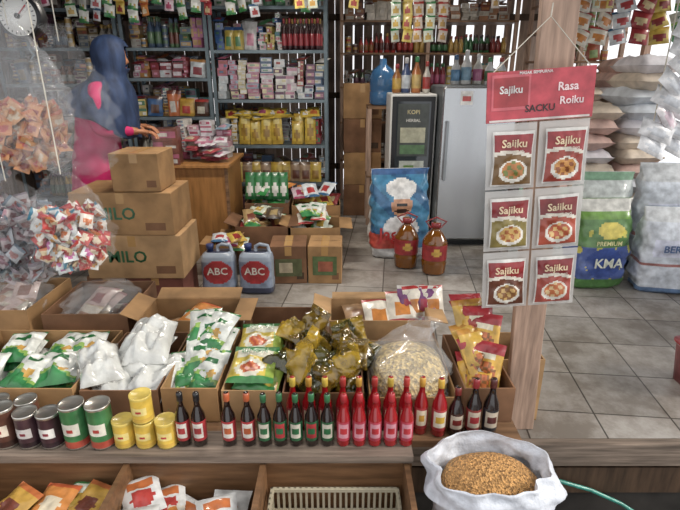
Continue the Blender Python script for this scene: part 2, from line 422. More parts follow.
def wshelf(x0,x1,y0,y1,zs,nm='wooden_shelf'):
    o=MB(nm)
    for x in (x0,(x0+x1)/2,x1):
        o.bx(x-.02,x+.02,y0,y0+.04,0,2.3,WOODV); o.bx(x-.02,x+.02,y1-.04,y1,0,2.3,WOODV)
    for z in zs: o.bx(x0-.02,x1+.02,y0-.005,y1,z-.02,z,WOODX)
    o.build()
wshelf(.02,2.0,6.2,6.6,[.5,.95,1.35,1.72,2.06])
g=MB('shelf_goods')
stock(g,.06,1.0,6.23,2.063,.24,.33,['#7a3b28','#a9a090','#98602c','#c8bfb0'],['box','pouch'])
stock(g,.06,1.0,6.23,1.723,.22,.33,['#5a1f1a','#8f5a20','#b9923a','#a9281f'],['bottle','bottle','can'])
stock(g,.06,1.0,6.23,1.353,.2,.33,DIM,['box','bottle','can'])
stock(g,1.05,1.96,6.23,2.063,.24,.33,['#7a3b28','#a9a090','#98602c','#c8bfb0'],['box'])
stock(g,1.05,1.96,6.23,1.723,.22,.33,['#3a1512','#8f2a20','#b9923a','#2f6a3a'],['bottle'])
stock(g,1.05,1.96,6.23,1.353,.27,.33,BRIGHT,['can','bottle','box','pouch'])
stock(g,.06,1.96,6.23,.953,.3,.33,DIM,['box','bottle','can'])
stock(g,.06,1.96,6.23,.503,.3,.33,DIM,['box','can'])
g.build()
wshelf(2.08,2.93,5.6,6.0,[.5,.95,1.35,1.62,1.9,2.16])
g=MB('shelf_goods')
for z,h in ((.503,.3),(.953,.3),(1.353,.22),(1.623,.24),(1.903,.22),(2.163,.3)): stock(g,2.12,2.88,5.63,z,h,.33,['#a9532c','#8a3b28','#c8903a','#d9cbbc','#b4483a','#8fae6a'],['bottle','can','box','pouch'])
g.build()

# ---------- counter + goods ----------
o=MB('wooden_counter')
o.bx(-1.9,-.90,4.06,4.72,.77,.80,COUNTER,.004); o.bx(-1.86,-.93,4.1,4.68,.0,.77,COUNTER)
o.bx(-.95,-.925,4.09,4.105,0,.77,WOODX); o.bx(-1.42,-1.40,4.09,4.105,0,.77,WOODX)
o.build()
g=MB('counter_goods')
stock(g,-1.44,-.93,4.3,.802,.36,.3,['#c898a8','#ccc8ce','#a94a64','#7f99ac','#d3d0ca'],['box'])
for i in range(3): packbox(g,P(-1.40,4.03+.09,.802+i*.095,.1),.2,.14,.093,K('#7a4434'),K('#a95870'),K('#c6c0b6'))
for i in range(18): g.pouch(P(-1.18+R.uniform(-.08,.2),4.12+R.uniform(0,.08),.82+.009*i,R.uniform(-.7,.7),-pi/2+.2),.12,.14,.03,R.choice([pt('#a65a74','#c989a0','#d0c8c8'),pt('#7f2a30','#a8414a','#c9b998'),pt('#c0bcc0','#d0ccd0','#b86484')]),5,6)
g.build()

# ---------- fridge ----------
o=MB('refrigerator')
o.bx(.86,1.48,4.40,4.98,.04,1.40,mat('fridge_side','#6d7276',.45,.3),.012)
o.bx(.86,1.48,4.335,4.395,.07,1.395,SILVER,.014)
o.bx(.89,1.45,4.42,4.9,0,.04,BLACK)
o.bx(.89,.915,4.305,4.337,.62,1.12,mat('handle_grey','#8b8f93',.3,.6),.004)
o.bx(1.0,1.1,4.331,4.335,1.25,1.36,'#e0deda'); o.bx(1.015,1.085,4.3295,4.331,1.28,1.32,'#c23a33')
o.bx(1.3,1.4,4.331,4.335,1.28,1.33,'#5a6066')
o.build()
g=MB('bottles')
for x,h,r,a,b,c in ((1.0,.24,.04,'#c7c9ca','#4a80a8','#2f5f90'),(1.09,.28,.045,'#d0d0ce','#6f98b0','#c9c9c9'),(1.19,.25,.04,'#c9c7c0','#a8547f','#cfcfcf'),(1.29,.22,.04,'#d2d2d2','#57805a','#2f7f4a'),(1.39,.22,.045,'#b9bdc0','#a9823a','#a33a2a')):
    bottle(g,P(x,4.6,1.405),h,r,a,b,c)
packbox(g,P(1.2,4.78,1.405,.1),.3,.14,.16,K('#c9b89a'),K('#a93a30'),K('#e0d8c8'))
g.build()
o=MB('display_cabinet')
o.bx(.44,.84,4.52,4.95,0,1.33,WHITE,.008); o.bx(.455,.825,4.505,4.52,.40,1.31,BLACK,.003)
T=P(.64,4.503,0); o.panel(T,-.15,.15,.46,1.27,0,mat('dark_glass','#2a3238',.08,coat=.5)); o.panel(T,-.135,.135,.80,1.25,-.001,'#3b423c'); o.panel(T,-.11,.11,.92,1.05,-.002,'#b9b798'); o.panel(T,-.11,.11,.82,.90,-.002,'#4f7a46')
o.panel(T,-.11,.11,.50,.76,-.001,'#bfc6bc'); o.panel(T,-.07,.02,.54,.72,-.002,'#6d944a')
o.text(T@P(0,0,1.18),'KOPI',.05,'#c8b980',-.003); o.text(T@P(0,0,1.11),'HERBAL',.035,'#d2cfc6',-.003)
o.build()
g=MB('bottles')
for x,h,r,a,b,c in ((.50,.24,.04,'#a96a2a','#c9a23a','#a32430'),(.58,.29,.042,'#3f5480','#bfc7ce','#c8c8c8'),(.67,.30,.042,'#b86a2a','#d0b060','#2f7f4a'),(.76,.26,.033,'#c9c4b8','#b8342c','#b8342c')):
    bottle(g,P(x,4.65,1.335),h,r,a,b,c)
g.build()
for i in range(4):
    o=MB('cardboard_carton'); carton(o,P(.24+R.uniform(-.01,.01),5.6,i*.35,R.uniform(-.04,.04)),.40,.38,.348,[CARD3,CARD,CARD3,CARD][i],False); o.build()
o=MB('water_gallon'); GB=mat('blue_jug','#4678a8',.15,alpha=.8,coat=.5)
o.lathe(P(.42,5.2,1.2),[(.10,0),(.13,.02),(.13,.12),(.122,.135),(.13,.15),(.13,.27),(.1,.33),(.035,.38),(.035,.42),(.03,.43)],GB,20); o.build()
o=MB('wooden_stand'); o.bx(.27,.57,5.05,5.35,1.17,1.198,WOODX); 
for x in (.29,.55):
    for y in (5.07,5.33): o.bx(x-.02,x+.02,y-.02,y+.02,0,1.17,WOODV)
o.bx(.27,.57,5.05,5.35,.5,.52,WOODX)
o.build()
# ---------- rice sacks ----------
def sack(name,x,y,z,w,d,h,rz,mf,texts,n=3.2,lean=0):
    o=MB(name); T=P(x,y,z,rz,lean)
    k=[(0,w*.40,d*.40,0,0),(.03*h,w*.47,d*.48,0,0),(.3*h,w*.5,d*.52,0,0),(.6*h,w*.49,d*.48,0,0),(.82*h,w*.47,d*.34,0,0),(.93*h,w*.47,d*.14,0,0),(h,w*.49,.012,0,0)]
    o.loft(T,interp_z(k,64),lambda X,Y,Z:mf(X/w+.5,Z/h,Y<0),n,100,True,jit=.12,jf=9)
    for (s,u,v,size,c) in texts:
        yy=-d*.52-.016 if v<.7 else -d*.43
        o.text(T@P((u-.5)*w,0,v*h),s,size,c,yy)
    return o.build()
def chef(u,v,f):
    if not f: return K('#d6d6d2')
    if v>.93: return K('#2f5f98')
    hat=((u-.36)**2/.014+(v-.80)**2/.006<1) or ((u-.5)**2/.02+(v-.84)**2/.006<1) or ((u-.64)**2/.014+(v-.80)**2/.006<1) or (.35<u<.65 and .68<v<.8)
    if hat: return K('#e6e6e4')
    if (u-.43)**2/.0012+(v-.63)**2/.0006<1 or (u-.57)**2/.0012+(v-.63)**2/.0006<1: return K('#1b1b1b')
    if (u-.5)**2/.012+(v-.555)**2/.0005<1: return K('#33201a')
    if (u-.5)**2/.0012+(v-.595)**2/.0007<1: return K('#c07850')
    if (u-.5)**2/.034+(v-.61)**2/.012<1: return K('#d29a74')
    if (u-.5)**2/.09+(v-.36)**2/.022<1: return K('#e0e2e4')
    if v<.12: return K('#cfd2d4')
    if v<.3: return K('#c9483a') if u<.45 else K('#3577a4')
    return K('#3a86b0') if math.sin(u*9+v*14)>-.4 else K('#2f6a98')
sack('rice_sack',.50,4.14,0,.5,.24,.76,.12,chef,[('Jago',.36,.3,.15,'#c82a2a')])
def kma(u,v,f):
    if v>.88: return K('#c6c6bf')
    if v>.80: return K('#6f9f3a')
    if (u-.55)**2/.05+(v-.68)**2/.008<1: return K('#d9c84a')
    if (u-.5)**2/.10+(v-.32)**2/.03<1: return K('#2f4f9e')
    if v<.12: return K('#4c7f3a')
    if math.sin(u*22)*math.sin(v*17)>.75: return K('#c8c04a')
    return K('#5d8a4a') if v>.5 else K('#4a63a8')
def wsk(u,v,f):
    if v>.85: return K('#cfd3d6')
    if .45<v<.66 and .15<u<.85: return K('#d9ddf0')
    if .34<v<.38: return K('#a86a64')
    if v<.08: return K('#5f7fa8')
    return K('#cfd6e0')
def gsk(u,v,f):
    if .4<v<.66 and (u-.5)**2/.07+(v-.53)**2/.015<1: return K('#5f9a6a')
    if v>.92: return K('#7fa98a')
    return K('#cdd4d2')
sack('rice_sack',1.90,3.50,0,.42,.26,.66,.05,kma,[('KMA',.55,.32,.10,'#dee2d0'),('PREMIUM',.5,.55,.045,'#e6dfa0')])
sack('rice_sack',2.36,3.42,0,.42,.28,.62,-.1,wsk,[('BERAS',.5,.56,.07,'#4f6fa0')])
sack('rice_sack',2.07,3.88,0,.46,.26,.78,.0,gsk,[('PADI',.5,.55,.07,'#e4e4e0')])
sack('rice_sack',2.56,3.86,0,.46,.28,.85,-.1,wsk,[('SUPER',.5,.56,.07,'#3f7f5a')])
sack('rice_sack',1.60,3.85,0,.42,.26,.66,.1,gsk,[])
sack('rice_sack',2.8,3.15,0,.3,.28,.66,-.1,gsk,[])
PW=[mat('bundle_pale_a','#dcd9de',.5,var=.2,scale=9,bump=.4),mat('bundle_pale_b','#cdd3da',.5,var=.2,scale=9,bump=.4),mat('bundle_pale_c','#cdbfae',.6,var=.25,scale=9,bump=.4),mat('bundle_pale_d','#c7a89e',.6,var=.25,scale=9,bump=.4)]
g=MB('stacked_flour_sacks')
for bx_,nn in ((1.85,8),(2.22,10),(2.62,13)):
    for i in range(nn): g.pouch(P(bx_+R.uniform(-.03,.03),4.35+R.uniform(-.02,.02),.06+i*.125,R.uniform(-.12,.12),-pi/2),.38,.5,.15,R.choice(PW),10,10,p=5,q=5,crumple=.03)
g.build()
g=MB('stacked_flour_sacks')
for bx_,nn in ((2.35,11),(2.75,13)):
    for i in range(nn): g.pouch(P(bx_+R.uniform(-.03,.03),5.0,.06+i*.125,R.uniform(-.06,.06),-pi/2),.38,.45,.15,R.choice(PW),8,8,p=5,q=5,crumple=.02)
g.build()
g=MB('hanging_snack_packs')
wp=pt('#dde0e4','#e8e9ec','#cfd4dc')
for c,(x,y) in enumerate(((2.10,3.45),(2.30,3.55),(2.55,3.7))):
    g.tube([(x,y,.98),(x,y,2.55)],.004,STRING)
    for i in range(12): g.pouch(P(x+.016*i+R.uniform(-.02,.02),y-.03,.98+i*.10,R.uniform(-.3,.3),rad(-20),rad(R.uniform(20,50))),.25,.12,.06,R.choice([wp,wp,wp,pt('#c9a0b0','#e2dee2','#d9c0cc')]),7,7)
g.build()
g=MB('hanging_snack_packs')
for x in (1.95,2.1,2.28,2.42,2.58,2.74):
    g.tube([(x,4.45,1.72),(x,4.45,2.56)],.003,STRING); pp=R.choice(PALS+[p_gw,wp,wp])
    for i in range(6): g.pouch(P(x+R.uniform(-.02,.02),4.42,1.72+i*.12,R.uniform(-.3,.3),rad(-10),rad(R.uniform(-25,25))),.15,.13,.05,pp,6,7)
for x in (1.75,1.88,2.0):
    g.tube([(x,2.75,1.98),(x,2.75,2.5)],.003,STRING)
    for i in range(4): g.pouch(P(x,2.74,1.98+i*.11,R.uniform(-.3,.3),0,rad(R.uniform(-15,15))),.11,.12,.04,pt('#3f8a4a','#a8c49a','#c0b02a'),6,7)
g.build()
# jerrycans
for x,rz in ((-.87,.05),(-.60,-.04)):
    o=MB('sauce_jerrycan'); T=P(x,3.36,0,rz)
    JB=mat('jerrycan_body','#8f99a6',.3,alpha=1,var=.15); JD=mat('jerrycan_dark','#3b3f52',.3)
    k=[(0,.105,.06,0,0),(.012,.12,.075,0,0),(.09,.122,.078,0,0),(.10,.118,.075,0,0),(.25,.12,.078,0,0),(.285,.112,.07,0,0),(.31,.08,.045,0,0)]
    o.loft(T,interp_z(k,36),lambda X,Y,Z: JD if Z<.05 else ('#b5262c' if (Y<-.05 and (X**2/.0105+(Z-.17)**2/.0075)<1) else ('#8a98b0' if Y<-.05 and Z<.25 else JB)),4.5,84)
    o.tube([T@Vector(p) for p in ((.0,0,.30),(.0,0,.345),(.03,0,.36),(.085,0,.35),(.1,0,.29))],.013,JB)
    o.lathe(T@P(-.055,0,.30),[(.022,0),(.022,.03),(.027,.03),(.027,.06),(.02,.062)],'#2b3f7a',14)
    o.text(T@P(0,0,.18),'ABC',.075,'#ece6da',-.082)
    o.build()
OIL=mat('cooking_oil','#7a480e',.15,trans=.15,coat=.8,var=.15)
for x,y in ((.54,3.86),(.745,3.72)):
    o=MB('cooking_oil_bottle'); T=P(x,y,0)
    kz=[(0,.07,.07,0,0),(.01,.09,.09,0,0),(.1,.098,.098,0,0),(.11,.092,.092,0,0),(.13,.096,.096,0,0),(.25,.096,.096,0,0),(.27,.092,.092,0,0),(.33,.06,.06,0,0),(.36,.03,.03,0,0),(.375,.03,.03,0,0)]
    o.loft(T,interp_z(kz,30)+[(.376,.038,.038,0,0),(.41,.038,.038,0,0),(.415,.03,.03,0,0)],
       lambda X,Y,Z: ('#98242a' if Z>.37 else (('#d3a93a' if (X**2/.0012+(Z-.19)**2/.0012<1) else '#a32228') if (.12<Z<.25) else OIL)),2.4,36)
    o.tube([T@Vector(p) for p in ((.035,0,.37),(.08,0,.42),(.0,0,.455),(-.08,0,.42),(-.035,0,.37))],.007,'#98242a')
    o.build()
def cl(x0,x1,y0,y1,z0,z1,mt,txt,tc):
    o=MB('cardboard_carton'); carton(o,P((x0+x1)/2,(y0+y1)/2,z0),x1-x0,y1-y0,z1-z0-.002,mt,False)
    if txt: o.text(P((x0+x1)/2-.04,y0,(z0+z1)/2),txt,.11,tc,-.003)
    return o.build()
cl(-1.42,-1.05,3.08,3.42,0,.22,mat('cardboard_red','#6e4034',.8,var=.3),None,None)
cl(-1.66,-1.03,3.06,3.46,.22,.52,CARD2,'MILO','#2f6a44')
cl(-1.70,-1.06,3.06,3.46,.52,.80,CARD,'MILO','#2f6a44')
cl(-1.42,-1.12,3.08,3.38,.80,1.04,CARD,None,None)
cl(-1.7,-1.44,3.1,3.42,0,.22,CARD3,None,None)
def openbox(x0,x1,y0,y1,z0,h,mt=None,flaps=1):
    o=MB('cardboard_box'); carton(o,P((x0+x1)/2,(y0+y1)/2,z0,R.uniform(-.015,.015)),x1-x0,y1-y0,h,mt,True,flaps); return o.build()
o=MB('cardboard_carton'); T=P(-.39,3.62,0,.04); carton(o,T,.27,.27,.30,CARD3,False); o.panel(T,-.1,.1,.06,.2,-.137,'#5a5f3a'); o.panel(T,-.07,.03,.09,.17,-.138,'#b9a98a'); o.build()
o=MB('cardboard_carton'); T=P(-.11,3.62,0,-.03); carton(o,T,.25,.27,.30,CARD,False); o.panel(T,-.09,.09,.07,.22,-.137,'#5a7040'); o.panel(T,-.05,.06,.1,.18,-.138,'#a85a3c'); o.build()
openbox(-.84,-.42,3.85,4.18,0,.34,CARD3); openbox(-.40,.0,3.85,4.18,0,.33,CARD); openbox(-.84,-.45,4.3,4.65,0,.42,CARD3,0); openbox(-.43,.0,4.3,4.65,0,.4,CARD,0)
g=MB('snack_packets')
heap(g,-.82,-.44,3.87,4.16,.26,14,.13,.17,.04,[p_gw,PALS[5],pt('#98281f','#6c2a22','#b98a3a'),PALS[6],pt('#7a5a2a','#b0925f','#7a3b28'),pt('#3a3430','#5a4a3a','#a08a5a')],rise=.011)
heap(g,-.38,-.03,3.87,4.16,.26,15,.13,.17,.04,[p_gw,p_gw,PALS[0],PALS[5]],rise=.011)
g.build()
g=MB('snack_packets')
heap(g,-.82,-.47,4.32,4.63,.32,16,.14,.18,.04,[p_gw,pt('#2f9a4a','#2f8f45','#d8d8cf'),PALS[4]],rise=.014)
heap(g,-.41,-.03,4.32,4.63,.3,16,.14,.18,.04,PALS,rise=.012)
for i in range(5): g.pouch(P(-.8+i*.075,4.36,.44,R.uniform(-.2,.2),rad(-12)),.09,.24,.05,pt('#1f6a3a','#2f7f45','#d9d9d0'),6,8)
g.build()
openbox(-.98,-.86,3.62,3.84,0,.26,CARD)
g=MB('snack_packets'); heap(g,-.99,-.72,3.62,3.8,.2,8,.13,.15,.04,PALS,rise=.012); g.build()

# ---------- foreground bench, boxes ----------
o=MB('wooden_bench')
o.bx(-1.95,.66,1.47,2.05,.222,.25,WOODX); o.bx(-.97,.48,2.052,2.34,.222,.25,WOODX)
for x in (-1.9,-.9,.0,.62): o.bx(x-.025,x+.025,1.49,1.54,-.4,.222,WOODD); o.bx(x-.025,x+.025,1.98,2.03,0,.222,WOODD)
o.build()
openbox(-1.55,-.99,1.57,2.02,.252,.15,CARD,0); openbox(-.97,-.68,1.57,2.02,.252,.14,CARD3,0); openbox(-.665,-.455,1.57,2.02,.252,.15,CARD,0); openbox(-.44,-.235,1.57,2.02,.252,.14,CARD2,0); openbox(-.215,.09,1.57,2.0,.252,.13,CARD3,0)
openbox(.11,.44,1.57,2.0,.252,.11,CARD,0); openbox(.46,.65,1.57,1.98,.252,.15,CARD3,0)
openbox(-.94,-.50,2.07,2.32,.252,.17,CARD,1); openbox(-.05,.42,2.07,2.32,.252,.17,CARD2,1); openbox(-.46,-.1,2.07,2.32,.252,.12,CARD3,0)
openbox(-1.4,-1.0,2.1,2.5,0,.44,CARD3,0); openbox(-1.85,-1.46,2.1,2.5,0,.46,CARD,0)
g=MB('sugar_packets')
for (x,y,rz) in ((-1.42,1.63,.2),(-1.25,1.62,-.1),(-1.1,1.64,.15),(-1.38,1.8,.1),(-1.2,1.8,-.2),(-1.07,1.8,.3)):
    for k in range(3): g.pouch(P(x+R.uniform(-.02,.02),y,.29+k*.04,rz+R.uniform(-.15,.15),-pi/2+.15),.15,.2,.05,p_gw,14,16,crumple=.03)
g.build()
g=MB('flour_bags')
WP=mat('white_powder_bag','#c6c7c3',.2,var=.16,coat=1,bump=.7,scale=16)
for (x,y,z,rz,w,h) in ((-.87,1.60,.32,.3,.17,.25),(-.76,1.60,.33,-.3,.17,.25),(-.86,1.70,.37,-.25,.19,.26),(-.78,1.72,.41,.1,.18,.25),(-.9,1.62,.39,.5,.16,.22),(-.82,1.78,.43,-.1,.18,.2)):
    g.pouch(P(x,y,z,rz,-pi/2+.2),w,h,.10,WP,18,20,p=3.2,q=3.4,crumple=.035)
g.build()
g=MB('snack_packets')
for k in range(11): g.pouch(P(-.56+R.uniform(-.035,.035),1.6+.024*k,.31+.014*k,R.uniform(-.5,.5),-pi/2+R.uniform(.2,.6)),.14,.18,.04,p_gw,16,18,crumple=.028)
g.build()
g=MB('noodle_packets')
for k in range(4):
    for j in range(2): 
        T=P(-.335+R.uniform(-.012,.012),1.59+.2*j,.31+.034*k,R.uniform(-.14,.14)-.06,-pi/2+.2)
        g.pouch(T,.18,.2,.04,p_yg,22,24,crumple=.02)
        if k==3: g.text(T@P(0,0,.145),'BIHUN',.035,'#1f6a34',-.03)
g.build()
OP=mat('oil_pouch','#6e560e',.06,alpha=.85,coat=1,var=.7,scale=14,bump=1); OP2=mat('oil_pouch_green','#4a4614',.06,alpha=.88,coat=1,var=.6,scale=14,bump=1); OP3=mat('oil_pouch_gold','#a8892a',.06,alpha=.75,coat=1,var=.6,scale=14,bump=1)
g=MB('oil_pouches')
for k in range(36):
    g.pouch(P(R.uniform(-.19,.07),R.uniform(1.60,1.94),.29+R.uniform(0,.14),R.uniform(-1.5,1.5),-pi/2+R.uniform(.1,1.2),R.uniform(-.3,.3)),R.uniform(.10,.15),R.uniform(.11,.17),.055,R.choice([OP,OP,OP2,OP3]),14,16,p=3,q=3,crumple=.045)
g.build()
CORN=mat('corn_kernels','#c4aa6c',.5,kind='voronoi',scale=80,var=.55,bump=1)
g=MB('grain_bag'); 
kk=[(0,.12,.13,0,0),(.03,.15,.17,0,0),(.10,.155,.18,0,0),(.15,.13,.15,0,0),(.185,.06,.07,0,.0),(.19,.01,.01,0,0)]
g.loft(P(.275,1.76,.262),interp_z(kk,14),CORN,2.2,40,True,jit=.08)
g.build()
g=MB('plastic_bag')
kk=[(0,.13,.14,0,0),(.04,.16,.18,0,0),(.11,.165,.19,0,0),(.17,.15,.17,0,0),(.21,.1,.12,.02,.04),(.24,.05,.07,.05,.08),(.27,.07,.05,.08,.1)]
g.loft(P(.275,1.76,.257),interp_z(kk,30),mat('clear_bag_thick','#e6e8ea',.14,alpha=.22,var=.05,coat=1,bump=.8,scale=20),2.2,48,False,jit=.2,jf=16)
g.build()
g=MB('instant_noodle_packets')
for k in range(11): g.pouch(P(.555+R.uniform(-.03,.035),1.61+.024*k,.31+.019*k,R.uniform(-.5,.5),-pi/2+R.uniform(.4,1.0)),.14,.18,.045,R.choice([p_noodle,pt('#b8801f','#caa02c','#a33a2a'),p_noodle,pt('#8f7a1f','#b9a23c','#7a2a2a')]),14,16,crumple=.03)
g.build()
g=MB('snack_packets')
heap(g,-.90,-.54,2.09,2.30,.30,7,.15,.18,.04,[p_gw,pt('#b0895f','#a8825a','#8a6244'),PALS[4]],rise=.009)
heap(g,.0,.38,2.09,2.3,.30,8,.15,.18,.04,[PALS[0],PALS[6],pt('#b0895f','#a8825a','#8a6244'),pt('#b0895f','#a8825a','#8a6244')],rise=.010)
for k in range(4): g.pouch(P(.34+.04*k,2.2,.36,R.uniform(-.3,.3),-.5),.12,.17,.04,[pt('#d0ccc4','#7a3a7a','#a9304a'),PALS[0]][k%2],8,10,crumple=.02)
g.build()
def clearcover(x,y,z,rx,ry,h,name='plastic_bag',m_=CLEAR,jit=.25):
    g=MB(name); kk=[(0,rx*.8,ry*.8,0,0),(h*.2,rx,ry,0,0),(h*.6,rx,ry,0,0),(h*.85,rx*.7,ry*.7,0,0),(h,rx*.2,ry*.2,0,0)]
    g.loft(P(x,y,z),interp_z(kk,26),m_,2.6,44,False,jit=jit,jf=16); return g.build()
clearcover(-1.2,2.3,.30,.18,.17,.22,m_=CLEAR2); clearcover(-1.65,2.3,.32,.17,.17,.2,m_=CLEAR2)
g=MB('snack_packets'); heap(g,-1.37,-1.03,2.13,2.46,.28,10,.13,.16,.04,[pt('#905a5a','#a9908a','#7a3a3a'),pt('#a9987a','#b6ad9f','#98725a')],rise=.012); heap(g,-1.82,-1.5,2.13,2.46,.3,10,.13,.16,.04,[pt('#98725a','#b9a09a','#7a4a3a'),pt('#a9987a','#b6ad9f','#98725a')],rise=.012); g.build()
openbox(.70,.90,1.9,2.15,0,.32,CARD2,0)

# plank shelf + bins
o=MB('wooden_bin_rack')
o.bx(-1.75,.245,1.335,1.462,.272,.30,WOODG)
o.bx(-1.75,.245,1.355,1.372,-.05,.270,WOOD)
for x in (-1.7,-1.2,-.72,-.26,.225): o.bx(x-.009,x+.009,.86,1.354,-.05,.262,WOOD)
o.bx(-1.75,.245,.84,.858,-.05,.22,WOOD); o.bx(-1.75,.245,.86,1.354,-.07,-.052,WOOD)
for x in (-1.72,-.7,.22): o.bx(x-.02,x+.02,.87,.91,-.4,-.07,WOODD); o.bx(x-.02,x+.02,1.31,1.35,-.4,-.07,WOODD)
o.build()
g=MB('snack_packets'); heap(g,-1.18,-.74,1.0,1.34,.10,26,.12,.14,.035,[PALS[4],p_noodle,PALS[1],pt('#c56a28','#c8992a','#7a3b28'),PALS[5]],rise=.0032,nu=12,nv=14,tilt=(0,14)); g.build()
g=MB('snack_packets'); heap(g,-.70,-.28,1.0,1.34,.09,26,.13,.15,.035,[pt('#d0d0ce','#d8d8d6','#b8342c','#c56a28'),pt('#d8d8d4','#e0e0dc','#c8803a'),PALS[0],pt('#c8811f','#d0962c','#d4d4d0')],rise=.0036,nu=12,nv=14,tilt=(0,14)); g.build()
g=MB('snack_packets'); heap(g,-1.68,-1.22,.95,1.34,.06,10,.14,.17,.035,PALS,rise=.006,tilt=(0,12)); g.build()
o=MB('plastic_basket'); BK=mat('basket_cream','#b5ad96',.4,var=.15)
x0,x1,y0,y1,z0,z1=-.235,.20,.92,1.33,-.03,.175
for z in (z0,z0+.1,z1-.012):
    t=.006 if z<z1-.02 else .012
    o.bx(x0,x1,y0,y0+t,z,z+.012,BK);o.bx(x0,x1,y1-t,y1,z,z+.012,BK);o.bx(x0,x0+t,y0+t,y1-t,z,z+.012,BK);o.bx(x1-t,x1,y0+t,y1-t,z,z+.012,BK)
n=22
for i in range(n+1):
    x=x0+.004+(x1-x0-.008)*i/n
    for y in (y0+.003,y1-.003): o.bx(x-.004,x+.004,y-.002,y+.002,z0,z1,BK)
    o.bx(x-.003,x+.003,y0,y1,z0-.003,z0+.001,BK)
for i in range(19):
    y=y0+.004+(y1-y0-.008)*i/18
    for x in (x0+.003,x1-.003): o.bx(x-.002,x+.002,y-.004,y+.004,z0,z1,BK)
o.build()
g=MB('snack_packets'); heap(g,-.21,.18,.97,1.3,.0,8,.13,.15,.03,PALS,rise=.006,tilt=(0,8)); g.build()

# bottles on plank
SOY=mat('soy_sauce','#160a09',.12,coat=.8); SAMB=mat('chilli_sauce','#8f1119',.15,coat=.8); 
g=MB('soy_sauce_bottles')
for x in (-.534,-.479,-.378,-.312): bottle(g,P(x,1.40,.302),.205,.0235,SOY,'#a5232a','#14141a' if x<-.4 else '#b5541f','#d1ccc2',24)
for i in range(5): bottle(g,P(-.257+i*.0535,1.40,.302),.20+.004*(i%2),.023,SOY,'#1f5b36','#2c6d42','#a8242c' if i%2 else '#c9c4b2',24)
g.build()
g=MB('chilli_sauce_bottles')
for i in range(5): bottle(g,P(.012+i*.0535,1.40,.302),.20+.003*(i%2),.023,SAMB,'#b52c44','#b9202b','#d08a98',24)
for i in range(3): bottle(g,P(-.17+i*.058,1.52,.252),.235,.025,SAMB,'#a81f2c','#c9941e' if i%2 else '#d0b02a','#e0d0b0',16)
for i,c in enumerate(['#b33024','#c8981f','#b33024','#d0b02a','#b33024','#c9941e']): bottle(g,P(.01+i*.057,1.52,.252),.235,.025,SAMB,'#a8252c',c,'#e0d0b0',16)
g.build()
g=MB('ketchup_bottles')
for i,(bd,lb,cp) in enumerate([(SAMB,'#a92a30','#d0a41f'),(SOY,'#3a1a14','#7a1f1a'),(SOY,'#7f2420','#a5232a'),(SOY,'#26262b','#5a2420')]):
    bottle(g,P(.36+i*.062,1.51,.252),.235 if i!=1 else .2,.027,bd,lb,cp,'#bfb09a' if i else '#dfd6c0',20)
g.build()
LID=mat('tin_lid2','#c5c3bb',.28,.85)
g=MB('milk_cans')
for x,h,a,b,l3,cc in ((-1.14,.15,'#5a3528','#d9ccb8','#3a2018','#a3302a'),(-1.062,.13,'#4a3038','#d9d4d0','#2a1820','#8a2a3a'),(-.985,.13,'#3f242c','#dfdcd6','#2a1820','#8a2a3a')):
    can(g,P(x,1.40,.302),h,.038,a,b,LID,l3,24,cc)
for x in (-.9,-.812): can(g,P(x,1.40,.302),.165,.041,'#3a7a46','#e0dccc',LID,'#a9402a',24,'#b9302a')
for x,zs in ((-.737,(0,)),(-.664,(0,1)),(-.592,(0,))):
    for k in zs: can(g,P(x,1.40,.302+k*.101),.10,.036,'#dcb62a','#e6d27a','#d8bc48','#c9a02a',24,'#b9302a')
for x in (-1.2,-1.1): can(g,P(x-.03,1.51,.252),.15,.038,'#6a4030','#d9ccb8',LID,'#3a2018')
g.build()

# grain sack
o=MB('grain_sack'); SK=mat('sack_white','#ccd0d8',.5,var=.14,scale=34,bump=.8)
kk=[(0,.15,.12,0,0),(.03,.185,.14,0,0),(.25,.195,.146,0,0),(.48,.183,.138,0,0),(.62,.174,.13,0,0),(.69,.174,.133,-.01,0),(.725,.184,.14,-.012,.004),(.72,.191,.144,-.012,.004),(.66,.199,.147,-.0,0),(.64,.202,.148,.0,0)]
rings=interp(kk,60)
o.loft(P(.490,1.285,-.4),rings,SK,2.3,72,False,jit=.2,jf=14)
GR=mat('grain_brown','#c49358',.65,kind='voronoi',scale=150,var=.5,bump=1)
g2=[(.62,.160,.122,0,0),(.66,.152,.116,0,0),(.69,.12,.09,0,0),(.71,.07,.05,0,0),(.715,.01,.01,0,0)]
o.loft(P(.49,1.28,-.4),interp_z(g2,14),GR,2.2,48,True,jit=.06)
o.build()
o=MB('garden_hose'); o.tube([(.66,1.715,-.06),(.8,1.715,-.13),(.95,1.712,-.17),(1.1,1.71,-.22),(1.25,1.712,-.3),(1.45,1.6,-.385),(1.9,1.5,-.385)],.009,'#2a8f7f'); o.build()
# post + sachet hanger
o=MB('wooden_post'); o.box(P(.80,1.85,0,0,0,rad(-2.3)),.125,.035,2.36,WOODV,.004); o.build()
o=MB('hanging_sachet_display'); T=P(.73,1.77,.655,0,0,rad(-4))
o.box(T@P(0,0,.695),.36,.006,.165,'#bf3242')
o.panel(T,-.17,.17,.697,.704,-.0045,'#d8ccc6'); 
o.panel(T,-.165,-.035,.735,.85,-.0045,'#cf5560'); o.panel(T,-.158,-.042,.745,.84,-.005,'#a8242c')
o.text(T@P(-.10,0,.80),'Sajiku',.034,'#e6e2de',-.006); o.text(T@P(-.02,0,.852),'MASAK SEMPURNA',.013,'#e6e2de',-.006)
o.text(T@P(.09,0,.80),'Rasa',.038,'#e9cfd0',-.006); o.text(T@P(.105,0,.755),'Roiku',.035,'#e9cfd0',-.006); o.text(T@P(.0,0,.735),'SACKU',.032,'#2a1414',-.006)
